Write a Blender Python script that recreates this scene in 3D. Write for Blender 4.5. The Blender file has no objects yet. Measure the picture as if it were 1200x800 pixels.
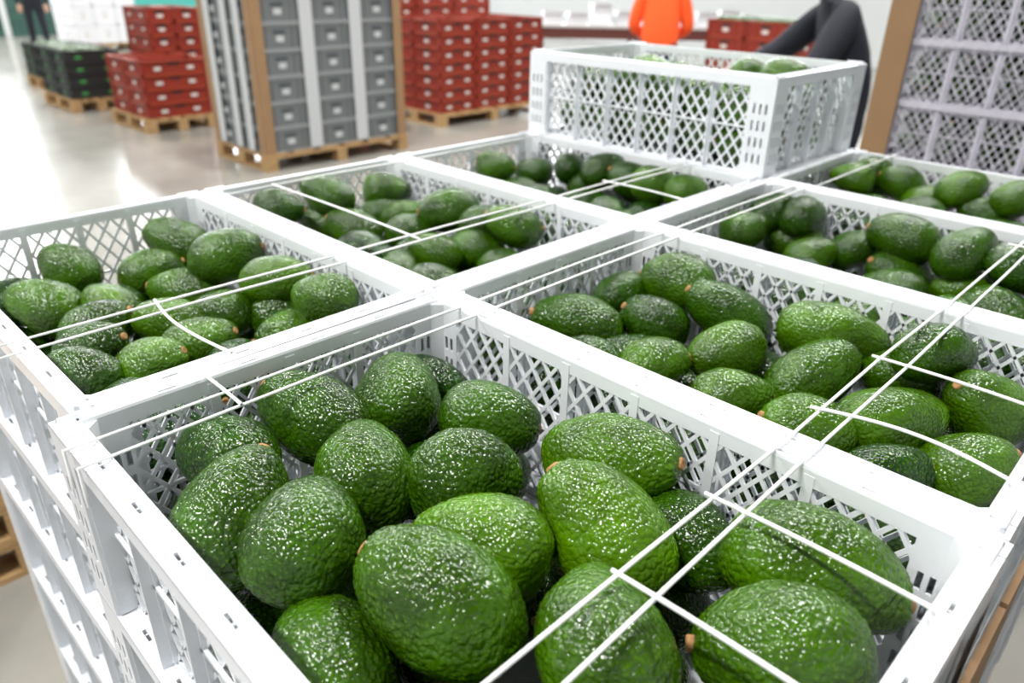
import bpy, bmesh, math, random
import numpy as np
from mathutils import Vector, Matrix, noise
random.seed(7); rng=np.random.default_rng(7)
S=bpy.context.scene
try: S.view_settings.view_transform='Standard'
except Exception: pass
RIM=1.209; EYE=1.55; GX,GY=0.605,0.405

# ---------------------------------------------------------------- materials
def mat(name,col,rough=.5,metal=0,emit=None,estr=0,noise_amt=0,noise_scale=5,bump=0,bump_scale=50,coat=0,spec=.5):
    m=bpy.data.materials.new(name); m.use_nodes=True
    nt=m.node_tree; b=nt.nodes['Principled BSDF']
    b.inputs['Base Color'].default_value=(*col,1); b.inputs['Roughness'].default_value=rough
    b.inputs['Metallic'].default_value=metal; b.inputs['Coat Weight'].default_value=coat
    b.inputs['Specular IOR Level'].default_value=spec
    if emit: b.inputs['Emission Color'].default_value=(*emit,1); b.inputs['Emission Strength'].default_value=estr
    tc=nt.nodes.new('ShaderNodeTexCoord')
    if noise_amt:
        n=nt.nodes.new('ShaderNodeTexNoise'); n.inputs['Scale'].default_value=noise_scale; n.inputs['Detail'].default_value=3
        nt.links.new(tc.outputs['Object'],n.inputs['Vector'])
        mx=nt.nodes.new('ShaderNodeMix'); mx.data_type='RGBA'
        mx.inputs[6].default_value=(*[c*(1-noise_amt) for c in col],1); mx.inputs[7].default_value=(*[min(1,c*(1+noise_amt)) for c in col],1)
        nt.links.new(n.outputs['Fac'],mx.inputs[0]); nt.links.new(mx.outputs[2],b.inputs['Base Color'])
    if bump:
        n2=nt.nodes.new('ShaderNodeTexNoise'); n2.inputs['Scale'].default_value=bump_scale
        nt.links.new(tc.outputs['Object'],n2.inputs['Vector'])
        bp=nt.nodes.new('ShaderNodeBump'); bp.inputs['Strength'].default_value=bump; bp.inputs['Distance'].default_value=.002
        nt.links.new(n2.outputs['Fac'],bp.inputs['Height']); nt.links.new(bp.outputs['Normal'],b.inputs['Normal'])
    return m
M_white=mat('white_crate_plastic',(.82,.845,.885),.32,noise_amt=.03,noise_scale=12,spec=.4)
M_lilac=mat('lilac_crate_plastic',(.64,.62,.70),.4,noise_amt=.06)
M_twine=mat('white_twine',(.88,.89,.88),.35)
M_red=mat('red_tray_plastic',(.24,.022,.010),.45,noise_amt=.15)
M_redlt=mat('red_tray_rim',(.28,.035,.014),.45)
M_label=mat('paper_label',(.62,.60,.56),.6)
M_grey=mat('grey_crate_plastic',(.15,.165,.17),.5,noise_amt=.08)
M_greymid=mat('mid_grey_crate_plastic',(.25,.265,.27),.5)
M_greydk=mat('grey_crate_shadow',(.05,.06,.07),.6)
M_greylt=mat('pale_crate_plastic',(.52,.54,.55),.5)
M_black=mat('black_tray_plastic',(.016,.02,.02),.45)
M_card=mat('cardboard',(.30,.18,.09),.8,noise_amt=.12,noise_scale=8)
M_net=mat('netting',(.66,.65,.72),.5)
M_skin=mat('skin',(.45,.25,.17),.5); M_hair=mat('dark_hair',(.02,.015,.012),.5)
M_orange=mat('orange_cloth',(.90,.10,.012),.8,bump=.4,bump_scale=30); M_dark=mat('navy_cloth',(.004,.006,.014),.8,bump=.4,bump_scale=30)
M_pink=mat('mauve_cloth',(.45,.22,.30),.8); M_jean=mat('jean_cloth',(.02,.025,.05),.8); M_shoe=mat('shoe_rubber',(.02,.02,.02),.5)
M_tabletop=mat('table_top',(.45,.42,.40),.4); M_tableleg=mat('table_frame',(.10,.022,.016),.5)
M_whitebox=mat('white_carton',(.74,.75,.78),.6)
M_green=mat('green_leaf_label',(.05,.25,.06),.6)

def wood():
    m=bpy.data.materials.new('pallet_wood'); m.use_nodes=True; nt=m.node_tree; b=nt.nodes['Principled BSDF']
    tc=nt.nodes.new('ShaderNodeTexCoord'); mp=nt.nodes.new('ShaderNodeMapping'); mp.inputs['Scale'].default_value=(3,3,40)
    w=nt.nodes.new('ShaderNodeTexNoise'); w.inputs['Scale'].default_value=4; w.inputs['Detail'].default_value=5
    cr=nt.nodes.new('ShaderNodeValToRGB'); cr.color_ramp.elements[0].color=(.26,.145,.055,1); cr.color_ramp.elements[1].color=(.52,.34,.16,1)
    cr.color_ramp.elements[0].position=.3; cr.color_ramp.elements[1].position=.7
    nt.links.new(tc.outputs['Object'],mp.inputs['Vector']); nt.links.new(mp.outputs['Vector'],w.inputs['Vector'])
    nt.links.new(w.outputs['Fac'],cr.inputs['Fac']); nt.links.new(cr.outputs['Color'],b.inputs['Base Color']); b.inputs['Roughness'].default_value=.75
    return m
M_wood=wood()

def avo_mat():
    m=bpy.data.materials.new('avocado_skin'); m.use_nodes=True; nt=m.node_tree; N=nt.nodes; Lk=nt.links; b=N['Principled BSDF']
    tc=N.new('ShaderNodeTexCoord')
    at=N.new('ShaderNodeAttribute'); at.attribute_name='tint'
    v=N.new('ShaderNodeTexVoronoi'); v.inputs['Scale'].default_value=255; v.feature='F1'
    nz=N.new('ShaderNodeTexNoise'); nz.inputs['Scale'].default_value=90; nz.inputs['Detail'].default_value=1
    wm=N.new('ShaderNodeMix'); wm.data_type='VECTOR'; wm.inputs[0].default_value=.0045
    Lk.new(tc.outputs['Object'],wm.inputs[4]); Lk.new(nz.outputs['Color'],wm.inputs[5])
    Lk.new(tc.outputs['Object'],nz.inputs['Vector']); Lk.new(wm.outputs[1],v.inputs['Vector'])
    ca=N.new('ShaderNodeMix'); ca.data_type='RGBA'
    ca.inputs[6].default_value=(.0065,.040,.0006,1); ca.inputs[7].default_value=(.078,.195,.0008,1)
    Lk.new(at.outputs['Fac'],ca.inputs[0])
    n2=N.new('ShaderNodeTexNoise'); n2.inputs['Scale'].default_value=22; n2.inputs['Detail'].default_value=2; Lk.new(tc.outputs['Object'],n2.inputs['Vector'])
    r2=N.new('ShaderNodeMapRange'); r2.inputs[1].default_value=.35; r2.inputs[2].default_value=.7; r2.inputs[3].default_value=.55; r2.inputs[4].default_value=1.25
    Lk.new(n2.outputs['Fac'],r2.inputs[0])
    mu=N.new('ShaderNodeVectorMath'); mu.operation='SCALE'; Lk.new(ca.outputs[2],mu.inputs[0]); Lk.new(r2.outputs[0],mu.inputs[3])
    # pale lenticels on pebble tops
    cr=N.new('ShaderNodeMapRange'); cr.inputs[1].default_value=.08; cr.inputs[2].default_value=.36; cr.inputs[3].default_value=.42; cr.inputs[4].default_value=0
    Lk.new(v.outputs['Distance'],cr.inputs[0])
    c2=N.new('ShaderNodeMix'); c2.data_type='RGBA'; c2.inputs[7].default_value=(.13,.28,.004,1)
    Lk.new(cr.outputs[0],c2.inputs[0]); Lk.new(mu.outputs[0],c2.inputs[6]); Lk.new(c2.outputs[2],b.inputs['Base Color'])
    sq=N.new('ShaderNodeMath'); sq.operation='POWER'; sq.inputs[1].default_value=2.0; Lk.new(v.outputs['Distance'],sq.inputs[0])
    inv=N.new('ShaderNodeMath'); inv.operation='SUBTRACT'; inv.inputs[0].default_value=1; Lk.new(sq.outputs[0],inv.inputs[1])
    bp=N.new('ShaderNodeBump'); bp.inputs['Strength'].default_value=.8; bp.inputs['Distance'].default_value=.0017
    Lk.new(inv.outputs[0],bp.inputs['Height'])
    Lk.new(bp.outputs['Normal'],b.inputs['Normal'])
    b.inputs['Roughness'].default_value=.18; b.inputs['Specular IOR Level'].default_value=.5
    return m
M_avo=avo_mat()
M_stem=mat('avocado_stem',(.38,.20,.075),.75,noise_amt=.4,noise_scale=400)

def concrete():
    m=bpy.data.materials.new('polished_concrete'); m.use_nodes=True; nt=m.node_tree; N=nt.nodes; b=N['Principled BSDF']
    tc=N.new('ShaderNodeTexCoord'); n=N.new('ShaderNodeTexNoise'); n.inputs['Scale'].default_value=.8; n.inputs['Detail'].default_value=6
    cr=N.new('ShaderNodeValToRGB'); cr.color_ramp.elements[0].color=(.215,.205,.18,1); cr.color_ramp.elements[1].color=(.32,.31,.28,1)
    cr.color_ramp.elements[0].position=.35; cr.color_ramp.elements[1].position=.65
    nt.links.new(tc.outputs['Object'],n.inputs['Vector']); nt.links.new(n.outputs['Fac'],cr.inputs['Fac']); nt.links.new(cr.outputs['Color'],b.inputs['Base Color'])
    n2=N.new('ShaderNodeTexNoise'); n2.inputs['Scale'].default_value=6; n2.inputs['Detail'].default_value=3; nt.links.new(tc.outputs['Object'],n2.inputs['Vector'])
    mr=N.new('ShaderNodeMapRange'); mr.inputs[3].default_value=.12; mr.inputs[4].default_value=.26; nt.links.new(n2.outputs['Fac'],mr.inputs[0]); nt.links.new(mr.outputs[0],b.inputs['Roughness'])
    b.inputs['Specular IOR Level'].default_value=.6
    return m

# ---------------------------------------------------------------- mesh builder
class MB:
    def __init__(s): s.v=[];s.f=[];s.m=[]
    def hexa(s,pts,mi=0):
        o=len(s.v); s.v+= [tuple(p) for p in pts]
        for q in ((0,3,2,1),(4,5,6,7),(0,1,5,4),(1,2,6,5),(2,3,7,6),(3,0,4,7)): s.f.append(tuple(o+i for i in q)); s.m.append(mi)
    def box(s,x0,x1,y0,y1,z0,z1,mi=0):
        s.hexa([(x0,y0,z0),(x1,y0,z0),(x1,y1,z0),(x0,y1,z0),(x0,y0,z1),(x1,y0,z1),(x1,y1,z1),(x0,y1,z1)],mi)
    def add(s,o,off=(0,0,0),rot=0):
        n=len(s.v); c,sn=math.cos(rot),math.sin(rot)
        s.v+=[(x*c-y*sn+off[0],x*sn+y*c+off[1],z+off[2]) for x,y,z in o.v]
        s.f+=[tuple(i+n for i in f) for f in o.f]; s.m+=o.m
    def mesh(s,name,mats):
        me=bpy.data.meshes.new(name); me.from_pydata(s.v,[],s.f); me.polygons.foreach_set('material_index',s.m)
        for m in mats: me.materials.append(m)
        bm=bmesh.new(); bm.from_mesh(me); bmesh.ops.recalc_face_normals(bm,faces=bm.faces); bm.to_mesh(me); bm.free()
        return me
def obj(name,me,loc=(0,0,0),rz=0,parent=None):
    o=bpy.data.objects.new(name,me); o.location=loc; o.rotation_euler[2]=rz; S.collection.objects.link(o)
    if parent: o.parent=parent
    return o

def mapper(side,pos):
    if side=='y+': return lambda u,v,w:(u,pos+w,v)
    if side=='y-': return lambda u,v,w:(u,-pos-w,v)
    if side=='x+': return lambda u,v,w:(pos+w,u,v)
    if side=='x-': return lambda u,v,w:(-pos-w,u,v)
def slab(mb,M,u0,u1,v0,v1,w0,w1,mi=0):
    mb.hexa([M(u0,v0,w0),M(u1,v0,w0),M(u1,v1,w0),M(u0,v1,w0),M(u0,v0,w1),M(u1,v0,w1),M(u1,v1,w1),M(u0,v1,w1)],mi)
def plate(mb,M,u0,u1,v0,v1,w0,w1,holes,mi=0):
    vs=sorted({v0,v1,*[h[2] for h in holes],*[h[3] for h in holes]})
    for a,b in zip(vs,vs[1:]):
        mid=(a+b)/2; hs=sorted([(h[0],h[1]) for h in holes if h[2]<mid<h[3]])
        u=u0
        for h in hs:
            if h[0]>u: slab(mb,M,u,h[0],a,b,w0,w1,mi)
            u=h[1]
        if u<u1: slab(mb,M,u,u1,a,b,w0,w1,mi)
def lattice(mb,M,u0,u1,v0,v1,pu,pv,bw,w0,w1,mi=0):
    H=v1-v0; sl=pu/pv
    for sg in (1,-1):
        k0=math.floor((u0-H*sl)/pu)-1; k1=math.ceil((u1+H*sl)/pu)+1
        for k in range(k0,k1+1):
            a=(k*pu,v0); b=(k*pu+sg*sl*H,v1)
            t0,t1=0.,1.; du=b[0]-a[0]
            ta=(u0-a[0])/du; tb=(u1-a[0])/du
            if ta>tb: ta,tb=tb,ta
            t0=max(t0,ta); t1=min(t1,tb)
            if t1-t0<.03: continue
            p=(a[0]+du*t0,v0+H*t0); q=(a[0]+du*t1,v0+H*t1)
            dx,dy=q[0]-p[0],q[1]-p[1]; l=math.hypot(dx,dy); nx,ny=-dy/l*bw/2,dx/l*bw/2
            P=[(p[0]-nx,p[1]-ny),(q[0]-nx,q[1]-ny),(q[0]+nx,q[1]+ny),(p[0]+nx,p[1]+ny)]
            mb.hexa([M(x,y,w0) for x,y in P]+[M(x,y,w1) for x,y in P],mi)

HX,HY,HH=.3012,.2012,.19
def crate_mesh(name,material,ribw=.0045,nr=(6,4),band=.176,pu=.0235,pv=.033,bw=.0036):
    mb=MB()
    for side,half,oth in (('y+',HX,HY),('y-',HX,HY),('x+',HY,HX),('x-',HY,HX)):
        iw=oth-.020
        M=mapper(side,iw); lim=half-(.017 if side[0]=='y' else .020); cz=.050
        slab(mb,M,-lim,lim,0,.014,0,.003)
        slab(mb,M,-lim,lim,band,.190,0,.0026)
        lattice(mb,M,-(half-cz),half-cz,.014,band,pu,pv,bw,.0003,.0028)
        for s in (-1,1):
            a,b=sorted((s*(half-cz-.002),s*lim))
            hs=[(a+.007+i*.0085,a+.0115+i*.0085,.03+j*.026,.046+j*.026) for i in range(3) for j in range(5)]
            plate(mb,M,a,b,.014,band,0,.0026,hs)
            Mo=mapper(side,oth-.003); a,b=sorted((s*(half-cz),s*(half-(.0 if side[0]=='y' else .003))))
            hs=[(a+.010+i*.012,a+.0145+i*.012,.035+j*.03,.053+j*.03) for i in range(3) for j in range(4)]
            plate(mb,Mo,a,b,.011,.188,0,.003,hs)
            a,b=sorted((s*(half-cz),s*(half-cz-.0025))); slab(mb,M,a,b,.011,.188,.0026,.0171)
        n=nr[0] if half>.25 else nr[1]
        W=2*(half-cz)
        for i in range(1,n):
            u=-(half-cz)+W*i/n
            slab(mb,M,u-ribw,u+ribw,.014,.186,-.0006,.006); slab(mb,M,u-.0012,u+.0012,.01,.186,.006,.014)
        slab(mb,M,-(half-cz),half-cz,.094,.0975,.0028,.006)
        Mo=mapper(side,oth-.0025)
        slab(mb,Mo,-(half-cz),half-cz,.172,.188,0,.0025)
        k=int(W/.034)
        for i in range(k+1):
            u=-(half-cz)+W*i/k; slab(mb,M,u-.0007,u+.0007,.172,.187,.0026,.0175)
        Mf={'y+':lambda u,v,w:(u,v,w),'y-':lambda u,v,w:(u,-v,w),'x+':lambda u,v,w:(v,u,w),'x-':lambda u,v,w:(-v,u,w)}[side]
        ext=half if side[0]=='y' else half-.020
        hs=[]; kk=7 if half>.25 else 4
        for i in range(kk):
            u=-(half-.09)+2*(half-.09)*i/(kk-1); hs.append((u-.008,u+.008,oth-.0120,oth-.0090))
        plate(mb,Mf,-ext,ext,iw+.0026,oth,.187,.190,hs)
        mb.hexa([Mf(-lim,iw,.190),Mf(lim,iw,.190),Mf(lim,iw+.0045,.190),Mf(-lim,iw+.0045,.190),Mf(-lim,iw+.0008,.1925),Mf(lim,iw+.0008,.1925),Mf(lim,iw+.0022,.1925),Mf(-lim,iw+.0022,.1925)])
    for sx in (-1,1):
        for sy in (-1,1):
            for ox,oy,l1,l2 in ((.004,.004,.036,.005),(.004,.004,.005,.036)):
                x0,x1=sorted((sx*(HX-ox),sx*(HX-ox-l1))); y0,y1=sorted((sy*(HY-oy),sy*(HY-oy-l2)))
                mb.hexa([(x0,y0,.19),(x1,y0,.19),(x1,y1,.19),(x0,y1,.19),(x0+.0012,y0+.0012,.194),(x1-.0012,y0+.0012,.194),(x1-.0012,y1-.0012,.194),(x0+.0012,y1-.0012,.194)])
            mb.hexa([(sx*(HX-.0175),sy*(HY-.0175),.014),(sx*(HX-.031),sy*(HY-.0175),.014),(sx*(HX-.031),sy*(HY-.0195),.014),(sx*(HX-.0195),sy*(HY-.031),.014)]+[(sx*(HX-.0175),sy*(HY-.0175),.189),(sx*(HX-.031),sy*(HY-.0175),.189),(sx*(HX-.031),sy*(HY-.0195),.189),(sx*(HX-.0195),sy*(HY-.031),.189)])
    mb.box(-HX+.021,HX-.021,-HY+.021,HY-.021,0,.003)
    return mb.mesh(name,[material])
ME_crate=crate_mesh('white_lattice_crate_mesh',M_white)
ME_crate_l=crate_mesh('lilac_lattice_crate_mesh',M_lilac,ribw=.010,nr=(4,3),band=.160,pu=.024,pv=.034,bw=.003)

# ---------------------------------------------------------------- avocado
def avo_template(nu,nv,seed,hi):
    rs=random.Random(seed); k=rs.uniform(.10,.23); bend=rs.uniform(-.04,.04); off=Vector((seed*7.3,seed*3.1,0))
    V=[];F=[];Mi=[]
    for i in range(nv+1):
        th=math.pi*i/nv
        ct,st=math.cos(th),max(0.0,math.sin(th))
        for j in range(nu):
            ph=2*math.pi*j/nu
            r=.5*(st**.90)*(1-k*ct-.05*ct*ct)*(1+.025*math.cos(2*ph+seed))
            x=.5*ct
            p=Vector((x,r*math.cos(ph)+bend*(ct*ct),r*math.sin(ph)))
            n=Vector((ct*.6,st*math.cos(ph),st*math.sin(ph))).normalized()
            d=noise.noise(p*2.0+off)*.036+noise.noise(p*6+off)*.011
            if hi:
                dd=noise.voronoi(p*23+off)[0][0]; d+=(.45-dd)*.016*min(1,st*2.5)
            if ct>.93: d-=(ct-.93)*.30
            p=p+n*d
            V.append((p.x,p.y,p.z))
    for i in range(nv):
        for j in range(nu):
            a=i*nu+j;b=i*nu+(j+1)%nu
            F.append((a,a+nu,b+nu,b)); Mi.append(0)
    sx=.5-.022; o=len(V); m=14
    prof=[(sx-.03,.070),(sx+.011,.068),(sx+.019,.056),(sx+.014,.030),(sx+.011,.0)]
    for (x,r) in prof:
        for j in range(m):
            a=2*math.pi*j/m; V.append((x,r*math.cos(a)*(1+.12*math.sin(3*a+seed))+bend,r*math.sin(a)))
    for i in range(len(prof)-1):
        for j in range(m):
            a=o+i*m+j;b=o+i*m+(j+1)%m; F.append((a,b,b+m,a+m)); Mi.append(1)
    return np.array(V),np.array(F),np.array(Mi)
T_hi=[avo_template(170,115,i+1,True) for i in range(5)]
T_md2=[avo_template(90,60,i+1,True) for i in range(5)]
T_md=[avo_template(40,26,i+1,False) for i in range(5)]
T_lo=[avo_template(18,12,i+1,False) for i in range(4)]

def avo_pile_mesh(name,items,T):
    Vs=[];Fs=[];Ms=[];Ti=[];n=0
    for pos,ax,L,W,t,*rest in items:
        tp=(rest[0] if rest else T); V,F,Mi=tp[rng.integers(len(tp))]
        a=np.array(ax,float); a/=np.linalg.norm(a)
        up=np.array([0,0,1.]) if abs(a[2])<.9 else np.array([1.,0,0])
        b=np.cross(up,a); b/=np.linalg.norm(b); c=np.cross(a,b); ro=rng.uniform(0,6.28)
        b2=b*math.cos(ro)+c*math.sin(ro); c2=-b*math.sin(ro)+c*math.cos(ro)
        P=V[:,:1]*L*a+V[:,1:2]*W*b2+V[:,2:3]*W*c2+np.array(pos)
        Vs.append(P);Fs.append(F+n);Ms.append(Mi);Ti.append(np.full(len(V),t));n+=len(V)
    V=np.vstack(Vs);F=np.vstack(Fs);Mi=np.concatenate(Ms);Ti=np.concatenate(Ti)
    me=bpy.data.meshes.new(name); me.vertices.add(len(V)); me.vertices.foreach_set('co',V.ravel())
    me.loops.add(F.size); me.loops.foreach_set('vertex_index',F.ravel())
    me.polygons.add(len(F)); me.polygons.foreach_set('loop_start',np.arange(0,F.size,4)); me.polygons.foreach_set('material_index',Mi)
    me.polygons.foreach_set('use_smooth',np.ones(len(F),bool))
    at=me.attributes.new('tint','FLOAT','POINT'); at.data.foreach_set('value',Ti)
    me.materials.append(M_avo); me.materials.append(M_stem)
    me.update(calc_edges=True); me.validate(); return me

CAM=np.array([.63321,-.52487,EYE])
def relax(items,box,it=160,slack=.016):
    n=len(items); P=np.array([i['p'] for i in items]); A=np.array([i['a'] for i in items]); L=np.array([i['L'] for i in items]); W=np.array([i['W'] for i in items])
    top=np.array([i['top'] for i in items])
    mob=np.array([.06 if i['top'] else 1. for i in items]); zmax=np.array([i['zmax'] for i in items])
    o=np.array([-.20,.04,.26]); rr=np.array([.46,.485,.34])
    own=np.repeat(np.arange(n),3); R=(W[:,None]*rr).ravel(); lo=np.array([box[0],box[2],box[4]]); hi=np.array([box[1],box[3],9])
    tt=top[own]; sl=np.where(tt[:,None]&tt[None],slack,.002)
    for _ in range(it):
        Sx=(P[:,None,:]+A[:,None,:]*(L[:,None]*o)[:,:,None]).reshape(-1,3)
        D=Sx[:,None]-Sx[None]; d=np.linalg.norm(D,axis=2)+1e-9
        ov=R[:,None]+R[None]-sl-d; ov[own[:,None]==own[None]]=0; ov=np.clip(ov,0,None)
        w=mob[own]; ww=w[:,None]/(w[:,None]+w[None])
        push=(D/d[:,:,None])*(ov*ww)[:,:,None]*.35
        dp=np.zeros((n,3)); np.add.at(dp,own,push.sum(1))
        wl=np.clip(lo+R[:,None]-Sx,0,None)-np.clip(Sx-(hi-R[:,None]),0,None)
        idx=np.argmax(np.abs(wl).reshape(n,3,3),axis=1)
        for k in range(3): dp[:,k]+=wl.reshape(n,3,3)[np.arange(n),idx[:,k],k]*.7
        P=P+np.clip(dp,-.01,.01); P[:,2]=np.minimum(P[:,2],zmax)
    for i,p in zip(items,P): i['p']=p
    return items

def frame(i,j):
    cxx,cyy,sy,rz=(i+.5)*GX,(j+.5)*GY,1.0,0.0
    if (i,j)==(0,-1): cyy,sy,rz=-.2075,1.045,math.radians(-.9)
    if (i,j)==(-1,-1): cyy,sy=-.199,.975
    return cxx,cyy,sy,rz
def make_pile(name,i,j,rim,listed,d0=.07,T=None,Tl=None,szs=1.0):
    cxx,cyy,sy,rz=frame(i,j)
    x0,x1=cxx-.278,cxx+.278; y0,y1=cyy-.178*sy-.001,cyy+.178*sy
    zb=rim-.185; items=[]
    for e in listed:
        x,y,phi,L=e[:4]; el=e[4] if len(e)>4 else random.uniform(-8,30); W=e[5] if len(e)>5 else None
        L=min(max(L*szs,.092),.137); W=W*szs if W else min(.078,max(.066,.70*L))
        P7=np.array([x,y,RIM-.07]); best=None
        for q in range(12):
            for d in ((d0+q*.004),(d0-q*.004)):
                if d<.028 or d>.095: continue
                s=(EYE-RIM+d)/(EYE-RIM+.07); p=CAM+(P7-CAM)*s
                viol=max(0,x0+.036-p[0])+max(0,p[0]-x1+.036)+max(0,y0+.036-p[1])+max(0,p[1]-y1+.036)+abs(d-d0)*.15
                if best is None or viol<best[0]: best=(viol,p)
        p=best[1]; p[2]+=rim-RIM
        p[0]=min(max(p[0],x0+.038),x1-.038); p[1]=min(max(p[1],y0+.038),y1-.038)
        az=math.radians(43.7+phi); el=math.radians(el)
        items.append(dict(p=p,a=np.array([math.cos(az)*math.cos(el),math.sin(az)*math.cos(el),math.sin(el)]),L=L,W=W,top=True,zmax=p[2]+.006,t=e[6] if len(e)>6 else random.uniform(.1,.75)))
    def rnd(p,zmax,top=False):
        az=random.uniform(0,6.28); el=random.uniform(-.3,.3); L=random.uniform(.096,.114)
        return dict(p=np.array(p),a=np.array([math.cos(az)*math.cos(el),math.sin(az)*math.cos(el),math.sin(el)]),L=L,W=L*random.uniform(.68,.74),top=top,zmax=zmax,t=random.uniform(.0,.3))  # low tint range paints shade into the filler fruit beneath the top ones
    placed=[it['p'][:2] for it in items]
    cand=[(x0+.045+a*(x1-x0-.09)/14,y0+.045+b*(y1-y0-.09)/9) for a in range(15) for b in range(10)]; random.shuffle(cand)
    for c in cand:
        if all(math.hypot(c[0]-q[0],c[1]-q[1])>.068 for q in placed):
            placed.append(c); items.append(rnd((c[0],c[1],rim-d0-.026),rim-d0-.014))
    for a in range(5):
        for b in range(4):
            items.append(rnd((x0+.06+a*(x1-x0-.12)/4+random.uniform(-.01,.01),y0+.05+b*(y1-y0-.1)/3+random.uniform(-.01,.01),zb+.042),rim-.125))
    items=relax(items,(x0,x1,y0,y1,zb))
    out=[]
    for it in items:
        out.append((it['p'],it['a'],it['L'],it['W'],it['t'],(T if (it['top'] or it['zmax']>rim-.11) else (Tl or T))))
    me=avo_pile_mesh(name+'_mesh',out,T)
    return obj('avocado_pile',me)

# (x,y at 7cm below rim, azimuth of stem, length, elevation, width, tint)
LA=[(.02,-.195,155,.120,22,.078,.25),(.075,-.112,95,.100,15,.080,.3),(.126,-.349,75,.118,30,.080,.3),(.140,-.224,100,.112,8,.084,.35),(.202,-.293,85,.102,12,.082,.3),
(.223,-.154,20,.100,-5,.080,.3),(.172,-.073,0,.096,-10,.074,.3),(.300,-.038,-30,.132,16,.078,.7),(.359,-.119,135,.126,32,.086,1.0),(.299,-.210,165,.110,0,.074,.85),
(.327,-.276,155,.126,20,.086,.45),(.299,-.361,115,.110,6,.080,.35),(.427,-.214,100,.112,2,.084,.5),(.496,-.045,-20,.135,-8,.084,.6),(.528,-.134,170,.112,-5,.082,.5),(.040,-.290,150,.098,0,.072,.15)]
LB=[(-0.570,-0.230,160,0.109),(-0.439,-0.299,170,0.119),(-0.564,-0.050,175,0.131),(-0.449,-0.028,10,0.123),(-0.470,-0.148,40,0.108),(-0.388,-0.125,180,0.130),(-0.304,-0.030,0,0.111),(-0.376,-0.240,150,0.102),(-0.325,-0.275,20,0.107),(-0.281,-0.202,190,0.104),(-0.263,-0.301,0,0.101),(-0.254,-0.135,170,0.101),(-0.217,-0.088,20,0.091),(-0.213,-0.015,160,0.089),(-0.199,-0.201,10,0.104),(-0.140,-0.115,200,0.085),(-0.205,-0.326,170,0.085),(-0.180,-0.270,0,0.087)]
def pk(xs,ph): return [(x,y,a,l) for (x,y,l),a in zip(xs,ph)]
LC=pk([(-.64,.16,.088),(-.64,.26,.115),(-.53,.31,.107),(-.44,.19,.119),(-.44,.30,.095),(-.42,.41,.123),(-.35,.25,.103),(-.27,.45,.110),(-.29,.37,.106),(-.25,.20,.103),(-.59,.37,.104),(-.23,.29,.113),(-.54,.19,.094)],[0,170,20,170,0,190,20,170,0,160,10,0,170])
LD=pk([(.07,.17,.132),(.06,.30,.098),(.09,.40,.115),(.15,.25,.101),(.21,.15,.09),(.20,.36,.135),(.26,.24,.109),(.36,.26,.128),(.33,.39,.135),(.32,.15,.095),(.41,.15,.104),(.46,.22,.135),(.43,.34,.09),(.55,.18,.103),(.44,.46,.097),(.03,.05,.095),(.16,.10,.09)],[180,40,150,170,10,165,200,20,-15,0,170,20,160,0,10,0,170])+[(.52,.33,185,.105,34,.078,.6)]
LE=pk([(.10,.76,.115),(-.01,.84,.10),(.03,.71,.093),(.21,.75,.101),(.25,.92,.124),(.36,.89,.116),(.30,.73,.123),(.39,.74,.118),(.06,.94,.09),(.43,.88,.111),(.18,.66,.099)],[160,0,20,0,150,20,180,0,30,160,0])
LF=[(-0.617,0.712,0,0.096),(-0.518,0.737,170,0.098),(-0.479,0.831,60,0.100),(-0.416,0.891,10,0.110),(-0.320,0.844,170,0.114),(-0.383,0.772,0,0.094),(-0.256,0.916,10,0.114),(-0.196,0.961,0,0.095)]
LG=[(0.019,1.276,0,0.118),(0.104,1.278,170,0.115),(0.192,1.280,10,0.13),(0.290,1.259,170,0.13),(0.020,1.431,0,0.104),(-0.025,1.238,160,0.089),(0.199,1.409,0,0.117),(0.309,1.379,0,0.111)]

cells=[(0,-1,LA,.048,T_hi,T_md,1.04),(-1,-1,LB,.078,T_md2,T_lo,.92),(-1,0,LC,.08,T_md,T_lo,.92),(0,0,LD,.075,T_md2,T_md,.98),(0,1,LE,.08,T_md,T_lo,.92),(-1,1,LF,.08,T_md,T_lo,.92),(0,2,LG,.06,T_md,T_lo,.88)]
for i,j,l,d0,T,Tl,sz in cells: make_pile('avocado_pile',i,j,RIM,l,d0,T,Tl,sz)
def generic_pile(seed,nx=5,ny=4,layers=2,top=.0):
    out=[]
    for k in range(layers):
        for a in range(nx):
            for b in range(ny):
                az=random.uniform(0,6.28);L=random.uniform(.1,.118)
                out.append(((-.208+a*.416/(nx-1)+random.uniform(-.010,.010),-.118+b*.236/(ny-1)+random.uniform(-.008,.008),.045+k*.062+random.uniform(-.006,.008)+top*k),(math.cos(az),math.sin(az)*.5,random.uniform(-.3,.3)),L,L*.7,random.uniform(.1,.6)))
    return out
gH=generic_pile(1,6,4,2,.010)+[((-.03,-.12,.158),(.9,.3,.1),.105,.074,.6),((.205,.02,.162),(1,.2,.15),.105,.075,.6),((.1,.08,.150),(.2,1,0),.105,.074,.5)]
ME_H=avo_pile_mesh('avocado_pile_upper_mesh',gH,T_md)
ME_low=avo_pile_mesh('avocado_pile_low_mesh',generic_pile(2),T_lo)
PITCH=.18
cx=lambda i:(i+.5)*GX; cy=lambda j:(j+.5)*GY
for i in (-1,0):
    for j in (-1,0,1,2):
        X_,Y_,sy,rz=frame(i,j)
        for k in range(6):
            jx=random.uniform(-.0015,.0015) if k else 0
            o=obj('plastic_crate',ME_crate,(X_+jx,Y_,RIM-.19-k*PITCH),rz); o.scale[1]=sy
            if k: o=obj('avocado_pile',ME_low,(X_,Y_,RIM-.19-k*PITCH+.006),rz); o.scale[1]=sy
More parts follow.
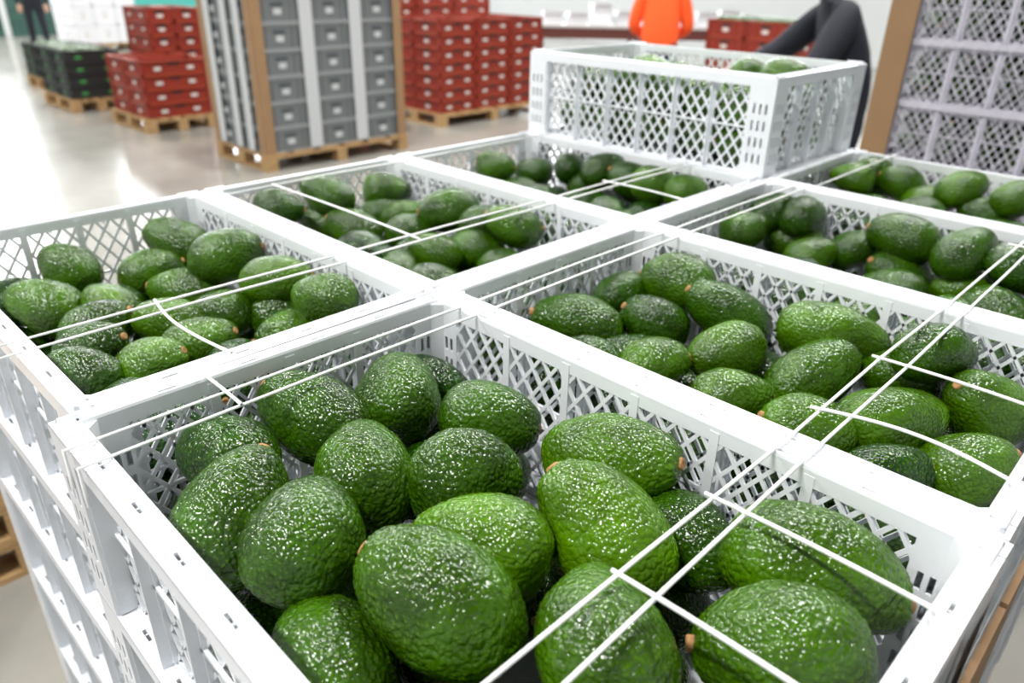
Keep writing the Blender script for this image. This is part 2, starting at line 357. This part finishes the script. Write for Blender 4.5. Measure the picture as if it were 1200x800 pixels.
obj('plastic_crate',ME_crate,(cx(-1),cy(2)-.002,RIM-.01)); obj('avocado_pile',ME_H,(cx(-1),cy(2),RIM-.01+.006))
obj('avocado_pile',ME_low,(cx(-1),cy(2),RIM-.19+.006))

# ---------------------------------------------------------------- twine
cu=bpy.data.curves.new('twine_curve','CURVE'); cu.dimensions='3D'; cu.bevel_depth=.0016; cu.bevel_resolution=2
def strand(pts,typ='POLY'):
    sp=cu.splines.new('BEZIER'); sp.bezier_points.add(len(pts)-1)
    for b,p in zip(sp.bezier_points,pts):
        b.co=p; b.handle_left_type=b.handle_right_type='AUTO' if typ=='B' else 'VECTOR'
Z=RIM+.0045
def yrun(x,j0,j1,dx=0):
    s0=-.419 if j0==-1 else j0*GY
    pts=[(x,s0,Z-.035),(x,s0,Z)]
    for j in range(j0,j1+1):
        e=dx*(j-j0)
        if j>j0: pts.append((x+e+random.uniform(-.002,.002),j*GY,Z))
        if j<j1: pts.append((x+e+dx*.5+random.uniform(-.002,.002),(j+.5)*GY,Z+.001))
    strand(pts)
for x,dx in ((.058,.004),(.090,.001),(.436,.004),(.468,-.002)): yrun(x,-1,2,dx)
for x,dx in ((-.175,.003),(-.145,0)): yrun(x,-1,2,dx)
for x in (-.54,): yrun(x,0,2,0)
for x in (.10,.45): yrun(x,2,3)
def xrun(y,x0,x1,b=.002,dy=0):
    n=6; strand([(x0+(x1-x0)*t/n,y+dy*math.sin(math.pi*t/n),Z+.0025+b*math.sin(math.pi*t/n)) for t in range(n+1)],'B')
xrun(-.112,.434,.604); xrun(-.222,.434,.604)
xrun(-.29,-.003,.092)
xrun(-.25,-.18,-.003,.003,-.012)
xrun(.10,-.54,-.145)
xrun(.06,.434,.604,.003,.015); xrun(.20,.434,.604)
xrun(.70,.434,.604); xrun(.55,-.177,-.0)
cu.materials.append(M_twine); obj('binding_twine',cu)

# ---------------------------------------------------------------- pallets
def pallet_mb(l=1.2,w=.8,h=.12):
    mb=MB(); bh=h-.058
    for y in (-w/2,-.05,w/2-.1): mb.box(-l/2,l/2,y,y+.1,0,.02)
    for x in (-l/2,-.06,l/2-.12):
        for y in (-w/2,-.05,w/2-.1): mb.box(x,x+.12,y,y+.1,.02,.02+bh)
        mb.box(x,x+.12,-w/2,w/2,.02+bh,.04+bh-.001)
    n=6; bw=w/n*.78
    for k in range(n):
        y=-w/2+k*(w-bw)/(n-1); mb.box(-l/2,l/2,y,y+bw,.039+bh,h)
    return mb
ME_pal=pallet_mb(h=.118).mesh('pallet_mesh',[M_wood])
obj('wooden_pallet',ME_pal,(0,0,0)); obj('wooden_pallet',ME_pal,(0,.812,0))
for k in range(4): obj('wooden_pallet',ME_pal,(-1.84,-.80,.1185*k),math.pi/2)

mb=MB(); mb.box(.612,.617,-.095,-.006,.13,1.16); mb.box(.612,.617,.0,.06,.13,1.16)
obj('cardboard_edge_board',mb.mesh('edge_board',[M_card]))

# ---------------------------------------------------------------- background stacks
def tray(l,w,h,label=True,slots=True):
    mb=MB(); t=.012
    for side,half,oth in (('y+',l/2,w/2),('y-',l/2,w/2),('x+',w/2,l/2),('x-',w/2,l/2)):
        M=mapper(side,oth-.02); e=.018
        slab(mb,M,-half+e,half-e,0,h-.02,0,.006)
        slab(mb,M,-half,half,h-.022,h-.004,0,.02,1)
        slab(mb,M,-half,half,.0,.014,0,.014,1)
        for s in (-1,1):
            a,b=sorted((s*half,s*(half-.04))); slab(mb,M,a,b,0,h-.022,0,.016,0)
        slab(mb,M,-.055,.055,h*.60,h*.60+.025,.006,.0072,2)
        nr=4
        for i in range(1,nr):
            u=-half+2*half*i/nr
            if abs(u)>.07: slab(mb,M,u-.006,u+.006,.014,h-.022,.006,.014)
        if label: 
            for s in (-.5,.5) if half>.25 else (0,):
                slab(mb,M,s*half-.035,s*half+.035,h*.30,h*.52,.0145,.0155,3)
    mb.box(-l/2+.02,l/2-.02,-w/2+.02,w/2-.02,0,.01)
    return mb
def stack(name,x0,x1,y0,y1,z0,z1,nx,ny,nz,mats,label=True,extra=None):
    mb=MB(); l=(x1-x0)/nx; w=(y1-y0)/ny; h=(z1-z0)/nz
    t=tray(l-.006,w-.006,h+.003,label)
    for a in range(nx):
        for b in range(ny):
            for c in range(nz): mb.add(t,(x0+(a+.5)*l+random.uniform(-.003,.003),y0+(b+.5)*w+random.uniform(-.003,.003),z0+c*h))
    o=obj(name,mb.mesh(name,mats)); return o
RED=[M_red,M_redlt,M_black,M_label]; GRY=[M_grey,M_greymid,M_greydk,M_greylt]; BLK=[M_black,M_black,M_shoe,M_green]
def pal(x0,x1,y0,y1,h=.14):
    me=pallet_mb(x1-x0,y1-y0,h).mesh('pallet_mesh',[M_wood]); obj('wooden_pallet',me,((x0+x1)/2,(y0+y1)/2,0))
stack('grey_crate_stack',-6.04,-5.18,2.56,4.0,.141,2.36,2,3,11,GRY); pal(-6.06,-5.16,2.54,4.02)
mb=MB()
for (x,y,sx,sy) in ((-5.172,2.552,-1,1),(-5.172,4.008,-1,-1),(-6.048,2.552,1,1)):
    a,b=sorted((x,x+sx*.09)); c,d=sorted((y-sy*.006,y)); mb.box(a,b,c,d,.141,2.4)
    a,b=sorted((x-sx*.006,x)); c,d=sorted((y,y+sy*.09)); mb.box(a,b,c,d,.141,2.4)
obj('cardboard_corner_posts',mb.mesh('corner_posts',[M_card]))
mb=MB()
for yy in (3.04,3.52): mb.box(-5.178,-5.172,yy-.06,yy+.06,.15,2.36)
for xx in (-5.90,-5.61,-5.40): mb.box(xx-.05,xx+.05,2.548,2.555,.15,2.36)
obj('white_strap_board',mb.mesh('strap_board',[M_greylt]))
stack('red_tray_stack',-8.30,-7.4,2.5,3.18,.141,.69,2,1,4,RED); pal(-8.33,-7.37,2.46,3.2)
stack('red_tray_stack',-9.05,-8.40,3.05,3.65,.141,1.12,1,2,7,RED); pal(-9.05,-8.40,3.05,3.65)
stack('red_tray_stack',-6.68,-5.78,4.98,6.6,.141,1.08,2,3,7,RED); pal(-6.7,-5.75,4.96,6.62)
stack('red_tray_stack',-8.2,-7.3,5.3,7.2,.141,1.66,2,3,12,RED); pal(-8.2,-7.3,5.3,7.2)
s1=stack('black_tray_stack',-11.85,-10.98,2.66,3.3,.141,.56,2,1,3,BLK); pal(-11.87,-10.96,2.64,3.32)
s2=stack('black_tray_stack',-10.1,-9.14,2.35,2.95,.141,.66,2,1,4,BLK); pal(-10.12,-9.12,2.33,2.97)
for (x0,x1,y0,y1,z,par) in ((-11.8,-11.05,2.72,3.24,.535,s1),(-10.05,-9.2,2.41,2.89,.635,s2)):
    it=[((random.uniform(x0+.05,x1-.05),random.uniform(y0+.05,y1-.05),z),(random.random(),random.random(),.1),.10,.07,.2) for _ in range(60)]
    obj('avocados',avo_pile_mesh('tray_fill',it,T_lo),parent=par)
s3=stack('red_tray_stack',-3.95,-3.05,7.2,7.95,.141,1.14,2,2,6,RED); pal(-3.97,-3.03,7.18,7.97)
it=[((random.uniform(-3.88,-3.12),random.uniform(7.27,7.88),1.13),(random.random(),random.random(),.1),.11,.075,.2) for _ in range(70)]
obj('avocados',avo_pile_mesh('tray_fill2',it,T_lo),parent=s3)

# netted stack at right
x0,y0=-.27,2.08
for a in range(3):
    for b in range(2):
        for k in range(10):
            obj('plastic_crate',ME_crate_l,(x0+.012+(a+.5)*GX,y0+.012+(b+.5)*GY,.121+k*PITCH))
            if b==0 and 4<=k: obj('avocado_pile',ME_low,(x0+.012+(a+.5)*GX,y0+.012+(b+.5)*GY,.127+k*PITCH))
me=pallet_mb(1.83,.83,.12).mesh('pallet_mesh',[M_wood]); obj('wooden_pallet',me,(x0+.92,y0+.42,0))
mb=MB(); M=lambda u,v,w:(u,y0-w,v)
lattice(mb,M,x0+.08,x0+1.82,.13,1.93,.045,.08,.0018,.002,.0035)
obj('stretch_netting',mb.mesh('net',[M_net]))
mb=MB(); mb.box(x0-.012,x0+.07,y0-.008,y0+.0,.121,2.0); mb.box(x0-.012,x0-.002,y0,y0+.07,.121,2.0)
obj('cardboard_corner_posts',mb.mesh('corner_post_r',[M_card]))

def table(name,c,rz,l=1.7,w=.8,h=.78):
    e=obj(name,None,(*c,0),rz); mb=MB(); mb.box(-l/2,l/2,-w/2,w/2,h-.035,h); obj('top',mb.mesh('table_top',[M_tabletop]),parent=e)
    mb=MB()
    for sx in (-1,1):
        for sy in (-1,1):
            x=sx*(l/2-.07);y=sy*(w/2-.07); mb.box(x-.03,x+.03,y-.03,y+.03,0,h-.035)
        mb.box(sx*(l/2-.07)-.02,sx*(l/2-.07)+.02,-w/2+.1,w/2-.1,.15,.2)
    for sy in (-1,1): mb.box(-l/2+.1,l/2-.1,sy*(w/2-.04)-.012,sy*(w/2-.04)+.012,h-.20,h-.02)
    obj('frame',mb.mesh('table_frame',[M_tableleg]),parent=e); return e
d=np.array([1,1])/math.sqrt(2); c0=np.array([-8.6,9.5])
def carton(c,rz,l,w,h,z):
    mb=MB(); t=.006
    mb.box(-l/2,l/2,-w/2,-w/2+t,0,h);mb.box(-l/2,l/2,w/2-t,w/2,0,h);mb.box(-l/2,-l/2+t,-w/2,w/2,0,h);mb.box(l/2-t,l/2,-w/2,w/2,0,h);mb.box(-l/2,l/2,-w/2,w/2,0,t)
    mb.hexa([(-l/2,-w/2,h),(l/2,-w/2,h),(l/2,-w/2-.1,h+.07),(-l/2,-w/2-.1,h+.07),(-l/2,-w/2,h+.004),(l/2,-w/2,h+.004),(l/2,-w/2-.1,h+.074),(-l/2,-w/2-.1,h+.074)])
    mb.hexa([(-l/2,w/2,h),(l/2,w/2,h),(l/2,w/2+.1,h+.05),(-l/2,w/2+.1,h+.05),(-l/2,w/2,h+.004),(l/2,w/2,h+.004),(l/2,w/2+.1,h+.054),(-l/2,w/2+.1,h+.054)])
    obj('white_carton',mb.mesh('carton',[M_whitebox]),(*c,z),rz)
for k in range(2):
    c=c0+d*(.9+1.75*k); table('packing_table',tuple(c),math.pi/4)
    for q in range(4): carton(tuple(c+d*(-.6+q*.4)+random.uniform(-.1,.1)*np.array([-d[1],d[0]])),math.pi/4+random.uniform(-.1,.1),.3,.3,random.uniform(.08,.28),.78)
for (x,y,h) in ((-16.6,5.3,1.5),(-14.5,8.2,1.7),(-12.2,9.8,1.6)):
    stack('wrapped_carton_stack',x-.55,x+.55,y-.6,y+.6,.141,h,2,3,4,[M_whitebox,M_whitebox,M_greylt,M_label]); pal(x-.55,x+.55,y-.6,y+.6)

# ---------------------------------------------------------------- people
def seg_dist(p,a,b):
    ab=b-a; t=max(0,min(1,(p-a).dot(ab)/ab.length_squared)); return (p-(a+ab*t)).length
def skinned(name,joints,bones,mats,parent):
    names=list(joints); me=bpy.data.meshes.new(name); me.from_pydata([joints[n][0] for n in names],[(names.index(a),names.index(b)) for a,b,_ in bones],[])
    o=bpy.data.objects.new(name,me); S.collection.objects.link(o)
    sk=o.modifiers.new('s','SKIN'); sk.use_smooth_shade=True
    for i,n in enumerate(names):
        r=joints[n][1]; me.skin_vertices[0].data[i].radius=r if isinstance(r,tuple) else (r,r)
    me.skin_vertices[0].data[0].use_root=True
    sb=o.modifiers.new('d','SUBSURF'); sb.levels=2; sb.render_levels=2
    dg=bpy.context.evaluated_depsgraph_get(); m2=bpy.data.meshes.new_from_object(o.evaluated_get(dg))
    bpy.data.objects.remove(o)
    m2.materials.clear()
    for m in mats: m2.materials.append(m)
    for p in m2.polygons:
        c=p.center; p.material_index=min(((seg_dist(c,Vector(joints[a][0]),Vector(joints[b][0]))/max(.03,(max(joints[a][1]) if isinstance(joints[a][1],tuple) else joints[a][1])),mi) for a,b,mi in bones))[1]
        p.use_smooth=True
    return obj(name,m2,parent=parent)
def person(name,loc,rz,shirt,trousers,lean=0,arm_l=None,arm_r=None,step=.0,bulk=1.0):
    """faces local -Y"""
    e=obj(name,None,loc,rz); f=math.sin(lean); c=math.cos(lean)
    def T(x,y,z):
        dz=z-.95; return (x,y*c-f*dz,.95+dz*c+f*0*y)
    J={'pelvis':((0,0,.95),(.15*bulk,.11*bulk)),'spine':(T(0,.01,1.15),(.135*bulk,.10*bulk)),'chest':(T(0,0,1.34),(.155*bulk,.105*bulk)),'neck':(T(0,.0,1.47),.058),'neck2':(T(0,-.012,1.55),.052)}
    for s,n in ((-1,'r'),(1,'l')):
        J['sh'+n]=(T(s*.17,0,1.40),.066*bulk)
        arm=(arm_l if n=='l' else arm_r) or ((s*.22,.02,1.12),(s*.21,-.08,.88))
        J['el'+n]=(arm[0],.052*bulk); J['wr'+n]=(arm[1],.036)
        J['hip'+n]=((s*.09,0,.86),.085); J['kn'+n]=((s*.10,-.03-s*step*.5,.49),.058); J['an'+n]=((s*.11,.02-s*step,.09),.042); J['toe'+n]=((s*.12,-.15-s*step,.035),.036)
    B=[('pelvis','spine',0),('spine','chest',0),('chest','neck',0),('neck','neck2',2)]
    for n in 'lr':
        B+=[('chest','sh'+n,0),('sh'+n,'el'+n,0),('el'+n,'wr'+n,0),('pelvis','hip'+n,1),('hip'+n,'kn'+n,1),('kn'+n,'an'+n,1),('an'+n,'toe'+n,3)]
    skinned('body',J,B,[shirt,trousers,M_skin,M_shoe],e)
    for s,n in ((-1,'r'),(1,'l')):
        w=Vector(J['wr'+n][0]); dv=(w-Vector(J['el'+n][0])).normalized(); side=dv.cross(Vector((0,0,1)) if abs(dv.z)<.8 else Vector((0,1,0))).normalized(); dn=side.cross(dv)
        if dn.z>0: dn=-dn
        HJ={'w':(tuple(w),.026),'p':(tuple(w+dv*.045),(.036,.018)),'k':(tuple(w+dv*.085),(.036,.014))}; HB=[('w','p',0),('p','k',0)]
        for q in range(4):
            L=(.030,.034,.031,.025)[q]; b=w+dv*.09+side*(-.03+.02*q)
            HJ['a%d'%q]=(tuple(b),.0095); HJ['b%d'%q]=(tuple(b+dv*L+dn*.008),.009); HJ['c%d'%q]=(tuple(b+dv*L*1.7+dn*.03),.0075)
            HB+=[('k','a%d'%q,0),('a%d'%q,'b%d'%q,0),('b%d'%q,'c%d'%q,0)]
        HJ['t1']=(tuple(w+dv*.035-side*.038*s+dn*.008),.012); HJ['t2']=(tuple(w+dv*.07-side*.055*s+dn*.02),.0095); HB+=[('p','t1',0),('t1','t2',0)]
        skinned('hand_'+n,HJ,HB,[M_skin],e)
    hc=Vector(T(0,-.02,1.655)); bm=bmesh.new(); bmesh.ops.create_uvsphere(bm,u_segments=32,v_segments=24,radius=1)
    for v in bm.verts:
        x,y,z=v.co; tp=1-.22*max(0,-z); nose=math.exp(-((x/.16)**2+((z+.1)/.28)**2))*(.16 if y<0 else 0); eye=sum(math.exp(-(((x-sx)/.2)**2+((z-.08)/.12)**2)) for sx in (-.38,.38))*(.06 if y<0 else 0)
        v.co=(x*.077*tp,(y*(1-.08*max(0,-z))-nose+eye)*.096,z*.118)
    hm=bpy.data.meshes.new('head'); bm.to_mesh(hm); bm.free(); hm.materials.append(M_skin); hm.materials.append(M_hair)
    for p in hm.polygons:
        p.use_smooth=True; q=p.center
        if q.z>.06 or (q.y>.0 and q.z>-.05) : p.material_index=1
    ho=obj('head',hm,tuple(hc),parent=e); ho.rotation_euler[0]=lean*.8
    for nm,sx,y,z,r,mt in (('eye_l',.03,-.083,.01,(.012,.008,.007),M_hair),('eye_r',-.03,-.083,.01,(.012,.008,.007),M_hair),('ear_l',.076,.0,-.01,(.012,.022,.032),M_skin),('ear_r',-.076,.0,-.01,(.012,.022,.032),M_skin),('mouth',0,-.088,-.062,(.024,.008,.006),M_pink)):
        bm=bmesh.new(); bmesh.ops.create_uvsphere(bm,u_segments=12,v_segments=8,radius=1)
        for v in bm.verts: v.co=(v.co.x*r[0]+sx,v.co.y*r[1]+y,v.co.z*r[2]+z)
        m_=bpy.data.meshes.new(nm); bm.to_mesh(m_); bm.free(); m_.materials.append(mt)
        for p in m_.polygons: p.use_smooth=True
        obj(nm,m_,parent=ho)
    return e
person('worker_in_orange_shirt',(-3.36,5.44,0),math.radians(215),M_orange,M_jean,lean=.1,arm_l=((.24,-.05,1.13),(.12,-.26,1.05)),arm_r=((-.24,-.05,1.13),(-.12,-.26,1.05)),bulk=1.12)
person('worker_in_dark_jacket',(-.95,3.66,0),math.radians(-48),M_dark,M_dark,lean=.34,arm_l=((.23,-.30,1.12),(.12,-.50,1.06)),arm_r=((-.25,-.34,1.18),(-.18,-.54,1.12)),step=.1,bulk=1.35)
person('worker_in_dark_shirt',(-15.6,3.95,0),math.radians(75),M_dark,M_dark,step=.08,bulk=1.15)

# ---------------------------------------------------------------- room
X0,X1,Y0,Y1,HC=-20.5,7,-8,15.5,6
def quadbox(name,b,m): mb=MB(); mb.box(*b); return obj(name,mb.mesh(name,[m]))
M_floor=concrete(); M_wall=mat('white_wall_paint',(.62,.64,.64),.7,noise_amt=.04,noise_scale=1)
M_teal=mat('dark_green_paint',(.02,.07,.055),.6); M_ceil=mat('ceiling_panels',(.30,.31,.32),.8)
M_win=mat('bright_window_glass',(1,1,1),.4,emit=(.93,.97,1),estr=10)
quadbox('floor',(X0-.2,X1+.2,Y0-.2,Y1+.2,-.1,0),M_floor)
quadbox('ceiling',(X0-.2,X1+.2,Y0-.2,Y1+.2,HC,HC+.1),M_ceil)
quadbox('wall_left',(X0-.2,X0,Y0-.2,Y1+.2,0,HC),M_wall); quadbox('wall_right',(X1,X1+.2,Y0-.2,Y1+.2,0,HC),M_wall)
quadbox('wall_back',(X0,X1,Y1,Y1+.2,0,HC),M_wall); quadbox('wall_front',(X0,X1,Y0-.2,Y0,0,HC),M_wall)
def window(n,b,frame_axis):
    e=obj('window_%d'%n,None); x0,x1,y0,y1,z0,z1=b
    mb=MB(); mb.box(*b); obj('pane',mb.mesh('pane',[M_win]),parent=e)
    mb=MB(); t=.05
    if frame_axis=='x':
        for y in np.linspace(y0,y1,5): mb.box(x1,x1+.03,y-t/2,y+t/2,z0-t,z1+t)
        for z in (z0,(z0+z1)/2,z1): mb.box(x1,x1+.031,y0-t/2,y1+t/2,z-t/2,z+t/2)
    else:
        for x in np.linspace(x0,x1,7): mb.box(x-t/2,x+t/2,y0-.03,y0,z0-t,z1+t)
        for z in (z0,(z0+z1)/2,z1): mb.box(x0-t/2,x1+t/2,y0-.031,y0,z-t/2,z+t/2)
    obj('frame',mb.mesh('frame',[M_greylt]),parent=e)
window(1,(X0,X0+.03,1.2,4.6,1.7,5.2),'x'); window(2,(X0,X0+.03,6.5,11,1.9,4.6),'x')
window(3,(-14,-4,Y1-.03,Y1,2.0,4.4),'y')
def door(n,y0,y1,m):
    e=obj('door_%d'%n,None); mb=MB(); x=X0+.001; mb.box(x,x+.05,y0,y1,0.001,2.5)
    for z in np.linspace(.3,2.3,8): mb.box(x+.05,x+.065,y0+.03,y1-.03,z-.02,z+.02)
    obj('panel',mb.mesh('panel',[m]),parent=e)
door(1,4.75,6.3,M_teal)
quadbox('trim_1',(X0,X0+.04,-8,4.6,0,1.3),M_teal); 
quadbox('trim_2',(X0,X0+.04,7.2,15,0,.9),mat('teal_paint',(.05,.35,.30),.6))

def lamp(x,y,l,w,p,rot=0):
    e=obj('ceiling_lamp',None,(x,y,HC-.5),rot); mb=MB(); mb.box(-l/2,l/2,-w/2,w/2,.02,.1); 
    for s in (-.4,.4): mb.box(l*s-.01,l*s+.01,-.01,.01,.1,.5)
    obj('housing',mb.mesh('lamp_housing',[M_greylt]),parent=e)
    ld=bpy.data.lights.new('tube','AREA'); ld.shape='RECTANGLE'; ld.size=l; ld.size_y=w; ld.energy=p; ld.color=(1,.985,.96)
    lo=bpy.data.objects.new('tube',ld); S.collection.objects.link(lo); lo.parent=e; lo.location=(0,0,.01)
for x in (-17,-11,-5,-.2):
    for y in (-2.5,3,8.5):
        lamp(x,y,1.4,.25,310 if x<-10 else 290)
w=bpy.data.worlds.new('w'); S.world=w; w.use_nodes=True; w.node_tree.nodes['Background'].inputs[0].default_value=(.9,.95,1,1); w.node_tree.nodes['Background'].inputs[1].default_value=.5

# ---------------------------------------------------------------- camera
f,pitch,roll,yaw=876.33,0.45903,0.02136,2.33401
fw=Vector((math.cos(yaw)*math.cos(pitch),math.sin(yaw)*math.cos(pitch),-math.sin(pitch))); r=Vector((math.sin(yaw),-math.cos(yaw),0)); u=r.cross(fw)
r2=r*math.cos(roll)+u*math.sin(roll); u2=-r*math.sin(roll)+u*math.cos(roll)
cd=bpy.data.cameras.new('camera'); co=bpy.data.objects.new('camera',cd); S.collection.objects.link(co)
m=Matrix((r2,u2,-fw)).transposed().to_4x4(); m.translation=Vector(CAM); co.matrix_world=m
cd.sensor_width=36; cd.lens=f/1200*36; cd.clip_start=.01; cd.clip_end=100
cd.dof.use_dof=True; cd.dof.focus_distance=.66; cd.dof.aperture_fstop=5.0
S.camera=co
